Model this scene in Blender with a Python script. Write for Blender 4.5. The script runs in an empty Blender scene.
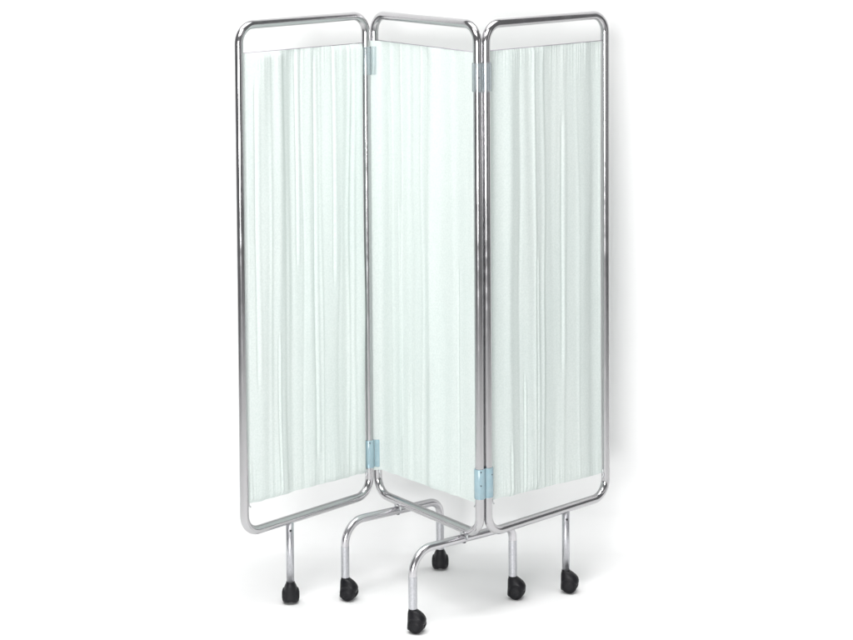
import bpy, bmesh, math, random
from mathutils import Vector, Matrix, noise
C = bpy.context.scene.collection
scn = bpy.context.scene
R = math.radians
G = 0.25                                   # height of the bottom frame tube above the floor

# ---------------------------------------------------------------- camera, light, exposure
cam = bpy.data.cameras.new('camera'); co = bpy.data.objects.new('camera', cam); C.objects.link(co)
CAMP = Vector((-.141, -6.098, 1.915 + G)); PITCH, ROLL = .0585, -.0067
fw = Vector((0, math.cos(PITCH), -math.sin(PITCH))); r_ = Vector((1, 0, 0)); u_ = r_.cross(fw)
r2 = math.cos(ROLL)*r_ + math.sin(ROLL)*u_; u2 = -math.sin(ROLL)*r_ + math.cos(ROLL)*u_
M = Matrix((r2, u2, -fw)).transposed().to_4x4(); M.translation = CAMP
co.matrix_world = M
cam.sensor_width = 36; cam.lens = 2052.4/853*36; cam.shift_y = -341.4/853
cam.clip_end = 100; cam.clip_start = .05
scn.camera = co

w = bpy.data.worlds.new('World'); scn.world = w; w.use_nodes = True
bgn = w.node_tree.nodes['Background']
bgn.inputs['Color'].default_value = (.97, .98, 1, 1); bgn.inputs['Strength'].default_value = .2

def area(name, loc, target, sx, sy, power, col=(1, 1, 1)):
    l = bpy.data.lights.new(name, 'AREA'); l.shape = 'RECTANGLE'; l.size = sx; l.size_y = sy
    l.energy = power; l.color = col
    o = bpy.data.objects.new(name, l); C.objects.link(o); o.location = loc
    o.rotation_euler = (Vector(target) - Vector(loc)).to_track_quat('-Z', 'Y').to_euler()
    return o
key = area('key_softbox', (-1.45, -6.5, 1.25), (.1, 0, 2.0), 2.2, 1.6, 66, (1, 1, 1))
key.data.spread = R(84)
area('overhead_softbox', (-.6, -2.2, 3.3), (0, 0, 1.3), 2.4, 1.0, 48, (1, .99, .98))
top = area('added_floor_fill', (-.15, -.65, 3.5), (-.15, -.65, 0), 4.0, 1.2, 28)  # added lamp straight above, whitens the floor around the feet
top.data.spread = R(80)
area('side_softbox', (3.4, -2.4, 1.6), (0, 0, 1.0), .5, 2.2, 6, (1, .97, .97))
vs = scn.view_settings
vs.view_transform = 'Standard'; vs.look = 'None'; vs.gamma = 1; vs.exposure = 0

# ---------------------------------------------------------------- materials
def mat(name, col, rough, metal=0, **kw):
    m = bpy.data.materials.new(name); m.use_nodes = True
    b = m.node_tree.nodes['Principled BSDF']
    b.inputs['Base Color'].default_value = (*col, 1); b.inputs['Roughness'].default_value = rough
    b.inputs['Metallic'].default_value = metal
    for k, v in kw.items(): b.inputs[k.replace('_', ' ')].default_value = v
    return m, m.node_tree, b
def nz(nt, scale, detail=3, coord='Object', vec_scale=None):
    tc = nt.nodes.new('ShaderNodeTexCoord'); n = nt.nodes.new('ShaderNodeTexNoise')
    n.inputs['Scale'].default_value = scale; n.inputs['Detail'].default_value = detail
    if vec_scale:
        mp = nt.nodes.new('ShaderNodeMapping'); mp.inputs['Scale'].default_value = vec_scale
        nt.links.new(tc.outputs[coord], mp.inputs[0]); nt.links.new(mp.outputs[0], n.inputs[0])
    else: nt.links.new(tc.outputs[coord], n.inputs[0])
    return n
def rng(nt, src, a, b):
    r = nt.nodes.new('ShaderNodeMapRange'); r.inputs[1].default_value = .3; r.inputs[2].default_value = .7
    r.inputs[3].default_value = a; r.inputs[4].default_value = b
    nt.links.new(src, r.inputs[0]); return r.outputs[0]
def bump(nt, b, src, strength, dist):
    p = nt.nodes.new('ShaderNodeBump'); p.inputs['Strength'].default_value = strength; p.inputs['Distance'].default_value = dist
    nt.links.new(src, p.inputs['Height']); nt.links.new(p.outputs[0], b.inputs['Normal']); return p
def ramp2(nt, src, c1, c2, lo=.35, hi=.65):
    r = nt.nodes.new('ShaderNodeValToRGB'); e = r.color_ramp.elements
    e[0].position = lo; e[1].position = hi; e[0].color = (*c1, 1); e[1].color = (*c2, 1)
    nt.links.new(src, r.inputs[0]); return r.outputs[0]

m_chrome, nt, b = mat('polished_chrome', (.52, .515, .525), .1, 1)
nt.links.new(rng(nt, nz(nt, 30, 4).outputs[0], .11, .22), b.inputs['Roughness'])
m_foot, nt, b = mat('bright_steel_feet', (.6, .59, .61), .22, 1)
nt.links.new(rng(nt, nz(nt, 140, 4).outputs[0], .20, .27), b.inputs['Roughness'])
m_steel, nt, b = mat('zinc_steel', (.62, .64, .65), .33, 1)
n = nz(nt, 260, 3); nt.links.new(rng(nt, n.outputs[0], .25, .45), b.inputs['Roughness'])
nt.links.new(ramp2(nt, n.outputs[0], (.52, .54, .55), (.7, .72, .73)), b.inputs['Base Color'])
m_dull_zinc, nt, b = mat('dull_zinc', (.5, .5, .53), .38, 1)
n = nz(nt, 330, 3); nt.links.new(rng(nt, n.outputs[0], .33, .45), b.inputs['Roughness'])
nt.links.new(ramp2(nt, n.outputs[0], (.46, .47, .49), (.60, .60, .63)), b.inputs['Base Color'])
m_bolt, nt, b = mat('dark_bolt', (.05, .05, .055), .4, .8)
nt.links.new(rng(nt, nz(nt, 200).outputs[0], .3, .5), b.inputs['Roughness'])
m_wire, nt, b = mat('dull_curtain_wire', (.36, .32, .38), .4, .5)
nt.links.new(rng(nt, nz(nt, 150).outputs[0], .35, .5), b.inputs['Roughness'])
m_black, nt, b = mat('black_plastic', (.006, .006, .008), .42, 0, Specular_IOR_Level=.3)
n = nz(nt, 900, 2); bump(nt, b, n.outputs[0], .25, .0004)
nt.links.new(rng(nt, nz(nt, 60).outputs[0], .34, .5), b.inputs['Roughness'])
m_tread, nt, b = mat('wheel_rubber', (.008, .008, .010), .55, 0, Specular_IOR_Level=.3)
nt.links.new(rng(nt, nz(nt, 90).outputs[0], .5, .7), b.inputs['Roughness'])
m_grey, nt, b = mat('grey_plastic', (.12, .12, .12), .4)
nt.links.new(rng(nt, nz(nt, 300).outputs[0], .3, .5), b.inputs['Roughness'])
m_blue, nt, b = mat('pale_blue_plastic', (.5, .72, .79), .2, 0, Transmission_Weight=.5, IOR=1.45)
nt.links.new(ramp2(nt, nz(nt, 60).outputs[0], (.48, .69, .77), (.54, .73, .80)), b.inputs['Base Color'])
m_blue_overlit, nt, b = mat('pale_blue_plastic_overlit', (.8, .9, .93), .25, 0, Transmission_Weight=.85, IOR=1.3)  # same blue plastic for the upper clips, overexposure put into its colour
nt.links.new(ramp2(nt, nz(nt, 60).outputs[0], (.78, .88, .92), (.84, .92, .94)), b.inputs['Base Color'])
m_back, nt, b = mat('white_paper_backdrop', (.84, .84, .84), .9, 0, Specular_IOR_Level=.1)
bump(nt, b, nz(nt, 120, 4).outputs[0], .04, .0008)

def fabric_mat():
    m = bpy.data.materials.new('pale_mint_curtain_cloth'); m.use_nodes = True; nt = m.node_tree
    b = nt.nodes['Principled BSDF']; out = nt.nodes['Material Output']
    b.inputs['Roughness'].default_value = .85; b.inputs['Specular IOR Level'].default_value = .15
    tc = nt.nodes.new('ShaderNodeTexCoord')
    n1 = nz(nt, 220, 4); n2 = nz(nt, 6, 3, vec_scale=(1, 1, .3))
    col = ramp2(nt, n1.outputs[0], (.635, .695, .672), (.725, .776, .754), .3, .7)
    mx = nt.nodes.new('ShaderNodeMix'); mx.data_type = 'RGBA'; mx.blend_type = 'MULTIPLY'
    mx.inputs[0].default_value = 1
    nt.links.new(col, mx.inputs[6])
    nt.links.new(ramp2(nt, n2.outputs[0], (.97, .985, .985), (1, 1, 1)), mx.inputs[7])
    nt.links.new(mx.outputs[2], b.inputs['Base Color'])
    wv = nt.nodes.new('ShaderNodeTexWave'); wv.bands_direction = 'Z'; wv.inputs['Scale'].default_value = 190
    wv.inputs['Distortion'].default_value = 3
    nt.links.new(tc.outputs['Object'], wv.inputs[0])
    ad = nt.nodes.new('ShaderNodeMath'); ad.operation = 'ADD'
    nt.links.new(n1.outputs[0], ad.inputs[0]); nt.links.new(wv.outputs[1], ad.inputs[1])
    bp = bump(nt, b, ad.outputs[0], .22, .0006)
    tr = nt.nodes.new('ShaderNodeBsdfTranslucent'); nt.links.new(mx.outputs[2], tr.inputs[0])
    mi = nt.nodes.new('ShaderNodeMixShader'); mi.inputs[0].default_value = .18
    nt.links.new(b.outputs[0], mi.inputs[1]); nt.links.new(tr.outputs[0], mi.inputs[2])
    nt.links.new(mi.outputs[0], out.inputs[0]); return m
m_fab = fabric_mat()

# ---------------------------------------------------------------- helpers
def obj(name, bm, m, parent=None, smooth=True, autos=None):
    me = bpy.data.meshes.new(name)
    bmesh.ops.recalc_face_normals(bm, faces=bm.faces[:]) if autos != 'keep' else None
    bm.to_mesh(me); bm.free(); me.materials.append(m)
    for p in me.polygons: p.use_smooth = smooth
    o = bpy.data.objects.new(name, me); C.objects.link(o)
    if parent: o.parent = parent
    if smooth and isinstance(autos, float): me.set_sharp_from_angle(angle=autos)
    return o
def tube(bm, pts, r, n=20, closed=False, caps=True):
    """sweep a circle along points with a parallel-transported frame"""
    N = len(pts); P = [Vector(p) for p in pts]; rings = []
    def tan(i):
        a = P[(i-1) % N] if (closed or i > 0) else P[i]; c = P[(i+1) % N] if (closed or i < N-1) else P[i]
        return (c - a).normalized()
    t0 = tan(0); up = Vector((0, 0, 1)) if abs(t0.z) < .9 else Vector((1, 0, 0))
    nrm = (up - up.dot(t0)*t0).normalized()
    for i in range(N):
        t = tan(i); nrm = (nrm - nrm.dot(t)*t).normalized(); bi = t.cross(nrm)
        rings.append([bm.verts.new(P[i] + r*(math.cos(2*math.pi*k/n)*nrm + math.sin(2*math.pi*k/n)*bi)) for k in range(n)])
    for i in range(N if closed else N-1):
        a, c = rings[i], rings[(i+1) % N]
        for k in range(n): bm.faces.new((a[k], a[(k+1) % n], c[(k+1) % n], c[k]))
    if caps and not closed: bm.faces.new(rings[0]); bm.faces.new(rings[-1][::-1])
def fillet(pts, rad, closed=False, seg=10):
    P = [Vector(p) for p in pts]; out = []; N = len(P)
    for i in range(N):
        if not closed and i in (0, N-1): out.append(P[i]); continue
        a, p, c = P[i-1], P[i], P[(i+1) % N]; rr = rad[i] if isinstance(rad, (list, tuple)) else rad
        d1 = (a-p).normalized(); d2 = (c-p).normalized(); ang = d1.angle(d2)
        t = rr/math.tan(ang/2); cen = p + (d1+d2).normalized()*(rr/math.sin(ang/2))
        s, e = p + d1*t - cen, p + d2*t - cen
        tot = s.angle(e); ax = s.cross(e).normalized()
        for k in range(seg+1): out.append(cen + Matrix.Rotation(tot*k/seg, 3, ax) @ s)
    return out
def lathe(bm, prof, origin, axis, n=36):
    """prof: (radius, height along axis)"""
    ax = Vector(axis).normalized(); q = Vector((0, 0, 1)).rotation_difference(ax).to_matrix(); rings = []
    for (r, h) in prof:
        if r < 1e-6: rings.append([bm.verts.new(Vector(origin) + q @ Vector((0, 0, h)))]); continue
        rings.append([bm.verts.new(Vector(origin) + q @ Vector((r*math.cos(2*math.pi*k/n), r*math.sin(2*math.pi*k/n), h))) for k in range(n)])
    for a, c in zip(rings, rings[1:]):
        for k in range(n):
            va = [a[0]] if len(a) == 1 else [a[k], a[(k+1) % n]]; vc = [c[0]] if len(c) == 1 else [c[(k+1) % n], c[k]]
            if len(va)+len(vc) > 2: bm.faces.new(va+vc)
def sm(x): x = min(1, max(0, x)); return x*x*(3-2*x)

# ---------------------------------------------------------------- the white studio sweep
bm = bmesh.new()
YW, RC, TOP = .27, .10, 2.7
prof = [(-9, 0), (-5, 0), (-2, 0), (YW-RC, 0)]
prof += [(YW-RC+RC*math.sin(a), RC-RC*math.cos(a)) for a in [math.pi/2*k/16 for k in range(1, 17)]]
prof += [(YW, 1.5), (YW, TOP)]
cols = [[bm.verts.new((x, y, z)) for (y, z) in prof] for x in (-3.2, -1.2, 1.2, 3.2)]
for a, c in zip(cols, cols[1:]):
    for i in range(len(prof)-1): bm.faces.new((a[i], a[i+1], c[i+1], c[i]))
bd = obj('backdrop', bm, m_back); bd['kind'] = 'structure'

# ---------------------------------------------------------------- the folding screen
H = 1.45; TR = .0127
POST = {'1L': (-.669, -.359), '1R': (-.3235, 0.0), '2L': (-.2985, .015), '2R': (0, -.385), '3L': (.0235, -.369), '3R': (.387, -.030)}
def pt(k, z): return Vector((POST[k][0], POST[k][1], z))
root = bpy.data.objects.new('folding_screen', None); C.objects.link(root)
root.location = (-.12, -.19, 0)
root['label'] = 'three-panel ward privacy screen, chrome tube frame, pale mint curtains, on six black casters'
root['category'] = 'folding screen'
bpy.context.view_layer.update()
created = []
def part(name, bm, m, parent=root, **k):
    o = obj(name, bm, m, None, **k); o.parent = parent
    # geometry is written in world space: undo the parent's offset
    off = Vector(root.location)
    if parent is root: o.data.transform(Matrix.Translation(-off))
    else: o.data.transform(Matrix.Translation(-off))
    created.append(o); return o

frames = []
for a, b_ in (('1L', '1R'), ('2L', '2R'), ('3L', '3R')):
    bm = bmesh.new()
    pts = fillet([pt(a, G), pt(a, G+H), pt(b_, G+H), pt(b_, G)], .052, closed=True, seg=14)
    tube(bm, pts, TR, 28, closed=True)
    frames.append(part('frame', bm, m_chrome))

# curtains
random.seed(11)
def curtain(a, b_, idx, ztop0, ztop1, zb0, zb1, creases, inset=(.0140, .0140), frontl=0, soft=1, gst=1):
    A, B = pt(a, 0), pt(b_, 0); d = (B-A); W = d.length; d.normalize()
    nr = Vector((d.y, -d.x, 0))                      # towards the camera
    if nr.y > 0: nr = -nr
    NU, NV = 420, 150
    rnd = random.Random(50+idx)
    folds = []
    u = .012
    while u < W-.01:
        folds.append((u, rnd.choice((rnd.uniform(.0055, .010), rnd.uniform(.010, .022), rnd.uniform(.012, .024))), rnd.uniform(.0012, .0042)*rnd.choice((1, 1, -.8))*soft,
                      rnd.uniform(-.012, .012), rnd.uniform(0, 99), rnd.uniform(.2, .9)))
        u += rnd.uniform(.018, .056)
    for _ in range(5):                               # a few broad soft undulations
        folds.append((rnd.uniform(.03, W-.03), rnd.uniform(.026, .045), rnd.uniform(.006, .012)*rnd.choice((1, -1))*soft, rnd.uniform(-.02, .02), rnd.uniform(0, 99), 0))
    gath = []
    for end in (0, 1):                               # short gathers below and above the hems
        uu = .01
        while uu < W-.01:
            gath.append((end, uu, rnd.uniform(.002, .0045), rnd.uniform(.0005, .0015)*gst, rnd.uniform(.02, .09)))
            uu += rnd.uniform(.006, .016)
    grid = []
    bm = bmesh.new()
    dens = [1.0]
    for j in range(NV+1):
        v = j/NV                                     # 0 bottom .. 1 top
        row = []
        act = [(uf + lean*(v-.5) + .011*noise.noise(Vector((ph, v*2.6, 0))), wd*(1+.5*noise.noise(Vector((ph, v*3, 5)))),
                amp*(.55+.9*max(0, .5+noise.noise(Vector((ph, v*1.8, 9))))) ) for (uf, wd, amp, lean, ph, _) in folds]
        for i in range(NU+1):
            s = i/NU
            waist = .0035*math.sin(math.pi*v)**.5
            u = inset[0]+waist*(0 if frontl else 1) + (W-inset[0]-inset[1]-waist*(1 if frontl else 2))*s
            z0 = zb0+(zb1-zb0)*s; z1 = ztop0+(ztop1-ztop0)*s
            z = z0+(z1-z0)*v
            h = 0
            for (uf, wd, amp) in act:
                t = (u-uf)/wd
                if abs(t) < 3.5: h += amp*math.exp(-t*t)*(1+.35*math.tanh(t*1.5))
            for (end, uu, wd, amp, ln) in gath:
                dz = (1-v if end else v)*(z1-z0)
                if dz < ln*2 and abs(u-uu) < 3*wd:
                    h += amp*(.7 if end else .6)*math.exp(-((u-uu)/wd)**2)*math.exp(-(dz/ln)**2)
            for (uc, va, vb, dep, wd) in creases:
                if va-.06 < v < vb+.06:
                    k = sm((v-va+.06)/.06)*sm((vb+.06-v)/.06)
                    t = (u-uc-.003*noise.noise(Vector((uc*90, v*3, 1))))/wd
                    if abs(t) < 4: h += k*dep*(-math.exp(-t*t*3)*1.1 + .7*math.exp(-(t-1.3)**2))
            edge = sm(min(s, 1-s)/.02)
            hem = sm(min(v, 1-v)*(z1-z0)/.012)       # the hem itself lies flatter
            h = h*(.25+.75*edge)*(.45+.55*hem) - .002
            h += frontl*math.exp(-(s/.035)**2)
            z += (.0026*noise.noise(Vector((u*26, idx, v*1.0))))*(1-abs(2*v-1) < .1)
            p = A + d*u + nr*h; p.z = z
            row.append(bm.verts.new(p))
        grid.append(row)
    for j in range(NV):
        for i in range(NU):
            bm.faces.new((grid[j][i], grid[j][i+1], grid[j+1][i+1], grid[j+1][i]))
    o = part('curtain', bm, m_fab, autos='keep')
    for (za, zb, nm) in ((ztop0, ztop1, 0), (zb0, zb1, 1)):
        bw = bmesh.new(); dz = .0010 if nm == 0 else .004
        tube(bw, [A + d*TR*.6 + Vector((0, 0, za+dz)) - nr*(.001 + .006*nm), B - d*TR*.6 + Vector((0, 0, zb+dz)) - nr*(.001 + .006*nm)], .0010, 10)
        if nm == 1:                                  # the wire's ends hook out at the foot of each post
            for (Q, sg, zz) in ((A, 1, za), (B, -1, zb)):
                q = Q + d*sg*(TR+.0015); q.z = zz
                tube(bw, fillet([q+Vector((0, 0, .012)) + nr*.001, q+Vector((0, 0, -.004)) + nr*.005, q + d*sg*.006 + Vector((0, 0, -.010)) + nr*.004], .003, seg=4), .0018, 8)
        part('curtain_wire', bw, m_wire if nm == 0 else m_steel, o)
    return o
Zt = G+H-.0795
curtain('1L', '1R', 0, Zt, Zt-.004, G+.083, G+.070, [(.130, .03, .32, .004, .004), (.215, .55, 1, .0028, .006), (.285, .1, .95, .003, .007), (.355, .5, .98, .0025, .006), (.05, .3, .9, .003, .007)])
curtain('2L', '2R', 1, Zt+.003, Zt+.001, G+.072, G+.088, [(.115, .12, .6, .0028, .005), (.26, .3, .95, .0022, .008), (.40, .05, .5, .002, .007), (.16, .0, .15, .0035, .004)], inset=(-.003, .0142), frontl=.023, soft=.5, gst=.4)
curtain('3L', '3R', 2, Zt+.003, Zt+.001, G+.092, G+.070, [(.150, .04, .22, .004, .0035), (.20, .05, .5, .0028, .006), (.09, .0, .08, .003, .004), (.31, .3, .8, .0022, .007)], soft=.85, gst=1.7)

# hinge clips: two half-wrapped sleeves joined by a web
def clip(k1, k2, z0, z1, screws):
    a, c = pt(k1, 0), pt(k2, 0); bm = bmesh.new(); ro = TR+.0032
    d = (c-a); L = d.length; d.normalize(); nr = Vector((d.y, -d.x, 0))
    if nr.y > 0: nr = -nr
    # outline of the figure-eight in the plane of both posts
    out = []; n = 22; half = min(L/2, ro*.96); th = math.acos(min(.98, (L/2)/ro))
    def arc(cen, a0, a1):
        return [cen + ro*(math.cos(a0+(a1-a0)*k/n)*d + math.sin(a0+(a1-a0)*k/n)*nr) for k in range(n+1)]
    out += arc(c, -math.pi+th, math.pi-th)
    out += arc(a, th, 2*math.pi-th)
    rings = []
    for z, s in ((z0, .93), (z0+.0015, 1), (z1-.0015, 1), (z1, .93)):
        mid = (a+c)/2
        rings.append([bm.verts.new(mid + (p-mid)*(1 - (1-s)*.5) + Vector((0, 0, z))) for p in out])
    m = len(out)
    for A, B in zip(rings, rings[1:]):
        for k in range(m):
            bm.faces.new((A[k], A[(k+1) % m], B[(k+1) % m], B[k]))
    # rims close onto the tubes
    for ring, z in ((rings[0], z0), (rings[-1], z1)):
        mid = (a+c)/2
        inner = []
        for p in out:
            cc = a if (p-a).length < (p-c).length else c
            inner.append(bm.verts.new(cc + (p-cc)*((TR-.0006)/ro) + Vector((0, 0, z))))
        for k in range(m): bm.faces.new((ring[k], ring[(k+1) % m], inner[(k+1) % m], inner[k]))
    o = part('hinge_clip', bm, m_blue if z0 < 1 else m_blue_overlit, autos=R(40))
    for (w_, zz) in screws:
        q = (a if w_ == 0 else c) + nr*(ro-.0006) + Vector((0, 0, z0+(z1-z0)*zz)) - d*(.006 if w_ == 0 else -.004)
        bs = bmesh.new(); lathe(bs, [(0.0019, -.001), (.0019, .0006), (.0012, .0012), (0, .0013)], q, nr, 14)
        part('screw', bs, m_bolt, o, autos=R(35))
clip('1R', '2L', G+.083, G+.166, ((0, .93),))
clip('1R', '2L', G+1.272, G+1.356, ())
clip('2R', '3L', G+.106, G+.191, ((0, .47), (1, .78), (0, .93)))
clip('2R', '3L', G+1.262, G+1.343, ((0, .5),))

# casters
def hood_mesh(cx, cy, ang):
    bm = bmesh.new(); ca, sa = math.cos(ang), math.sin(ang)
    # (z, centre along trail, half length, half width, squareness)
    lv = [(.063, .001, .0125, .0118), (.062, .0018, .0142, .0128), (.058, .0045, .0182, .0146), (.052, .0082, .0228, .0168), (.045, .0108, .0256, .0188),
          (.038, .0120, .0268, .0206), (.031, .0118, .0264, .0222), (.025, .0100, .0250, .0230), (.019, .0065, .0218, .0228), (.013, -.0003, .0150, .0216), (.0095, -.0014, .0130, .0200), (.0085, -.0014, .0110, .018)]
    rings = []; n = 36
    for (z, c0, a, b) in lv:
        ring = []
        e = .86
        for k in range(n):
            t = 2*math.pi*k/n; x = c0 + a*math.copysign(abs(math.cos(t))**e, math.cos(t)); y = b*math.copysign(abs(math.sin(t))**e, math.sin(t))
            ring.append(bm.verts.new((cx + x*ca - y*sa, cy + x*sa + y*ca, z)))
        rings.append(ring)
    for A, B in zip(rings, rings[1:]):
        for k in range(n): bm.faces.new((A[k], A[(k+1) % n], B[(k+1) % n], B[k]))
    bm.faces.new(rings[0]); bm.faces.new(rings[-1][::-1])
    return bm
def caster(x, y, ang_deg):
    ang = R(ang_deg); ca, sa = math.cos(ang), math.sin(ang)
    o = part('caster', hood_mesh(x, y, ang), m_black, autos=R(50))
    ax = Vector((-sa, ca, 0)); wc = Vector((x + .0118*ca, y + .0118*sa, .0232))
    for s in (-1, 1):
        bw = bmesh.new()
        lathe(bw, [(rr_*.905, hh_) for rr_, hh_ in ((.0, .004), (.0225, .004), (.0255, .006), (.0256, .013), (.0247, .0175), (.0225, .0210), (.0196, .0232), (.0190, .0226), (.0165, .0243), (.0157, .0236), (.0105, .0254), (.0098, .0248), (.005, .0256), (0, .0257))], wc, ax*s, 48)
        part('wheel', bw, m_tread, o, autos=R(28))
    bs = bmesh.new()                                  # moulded slot in the front of the hood
    c0 = Vector((x - .0158*ca, y - .0158*sa, .019)); X = ax*.0048; Z = Vector((0, 0, .0018)); N = Vector((-ca, -sa, 0))*.0012
    vs_ = [bs.verts.new(c0 + sx*X + sz*Z + (N if f else N*0) - N*2) for f in (0, 1) for sx, sz in ((-1, -1), (1, -1), (1, 1), (-1, 1))]
    for f in ((3, 2, 1, 0), (4, 5, 6, 7), (0, 1, 5, 4), (1, 2, 6, 5), (2, 3, 7, 6), (3, 0, 4, 7)): bs.faces.new([vs_[k] for k in f])
    bmesh.ops.bevel(bs, geom=bs.edges[:], offset=.0006, segments=2, affect='EDGES')
    part('slot', bs, m_grey, o)
    bc = bmesh.new(); lathe(bc, [(.0095, .0615), (.0124, .0618), (.0126, .0655), (.0120, .0668), (.0095, .067)], (x, y, 0), (0, 0, 1), 28)
    part('collar', bc, m_black, o, autos=R(40))
    return o

# two bent feet under the middle panel
ZF = G - 2*TR + .0006; FR = .0118
def foot(P, Q, x_along, a1, a2, r1=.05, r2=.05):
    bm = bmesh.new()
    pts = fillet([(P[0], P[1], .064), (P[0], P[1], ZF+.004), (Q[0], Q[1], ZF-.010), (Q[0], Q[1], .064)], [0, r1, r2, 0], seg=14)
    tube(bm, pts, FR, 26)
    o = part('foot', bm, m_foot)
    for (ex, ey) in (P, Q):
        bv = bmesh.new(); tube(bv, [(ex, ey, .0645), (ex, ey, .11), (ex, ey, .158 if (ex, ey) == P else .172)], FR+.0004, 26)
        part('leg_reflection_shell', bv, m_dull_zinc, o, autos=R(40))  # added matt shell imitating reflections on the lower leg, no separate part there
    # saddle bolt where the foot is fixed to the panel
    A, B = pt('2L', 0), pt('2R', 0); p = Vector((P[0], P[1], 0)); q = Vector((Q[0], Q[1], 0))
    d1 = B-A; d2 = q-p; t = ((p-A).x*d2.y-(p-A).y*d2.x)/(d1.x*d2.y-d1.y*d2.x); X = A + d1*t
    bb = bmesh.new(); lathe(bb, [(.0, -.004), (.0055, -.004), (.0062, -.0005), (.0062, .003)], X + Vector((0, 0, ZF-FR-.001)), (0, 0, 1), 6)
    part('bolt', bb, m_bolt, o, smooth=False)
    sd = d2.normalized(); bs = bmesh.new()
    for s in (-1, 1):
        tube(bs, [X + sd*.0 + d1.normalized()*s*(FR+.002) + Vector((0, 0, ZF-.004)), X + d1.normalized()*s*(FR+.002) + Vector((0, 0, ZF+.013))], .0028, 8)
    part('saddle', bs, m_steel, o)
    caster(*P, a1); caster(*Q, a2)
    print('foot crosses panel at', X, 't', t)
    return o
foot((-.3905, -.200), (-.111, .042), 0, -22, 90, .065, .042)
foot((-.191, -.456), (.100, -.198), 0, -20, -18, .065, .036)

# straight legs under the outer panels
def leg(x, y, ang, k1, k2):
    bm = bmesh.new(); tube(bm, [(x, y, .064), (x, y, .15), (x, y, G-.006)], .0114, 26)
    o = part('leg', bm, m_dull_zinc)
    d = (pt(k2, 0)-pt(k1, 0)).normalized(); nr = Vector((d.y, -d.x, 0)); nr = -nr if nr.y > 0 else nr
    n2 = (nr*.92 - Vector((.5, 0, 0))).normalized()
    bb = bmesh.new(); lathe(bb, [(.0034, -.001), (.0034, .0012), (.002, .0024), (0, .0026)], Vector((x, y, G-.030)) + n2*.0106, n2, 16)
    part('rivet', bb, m_bolt, o, autos=R(35))
    caster(x, y, ang)
leg(-.549, -.2343, 92, '1L', '1R')
leg(.2590, -.1497, -16, '3L', '3R')
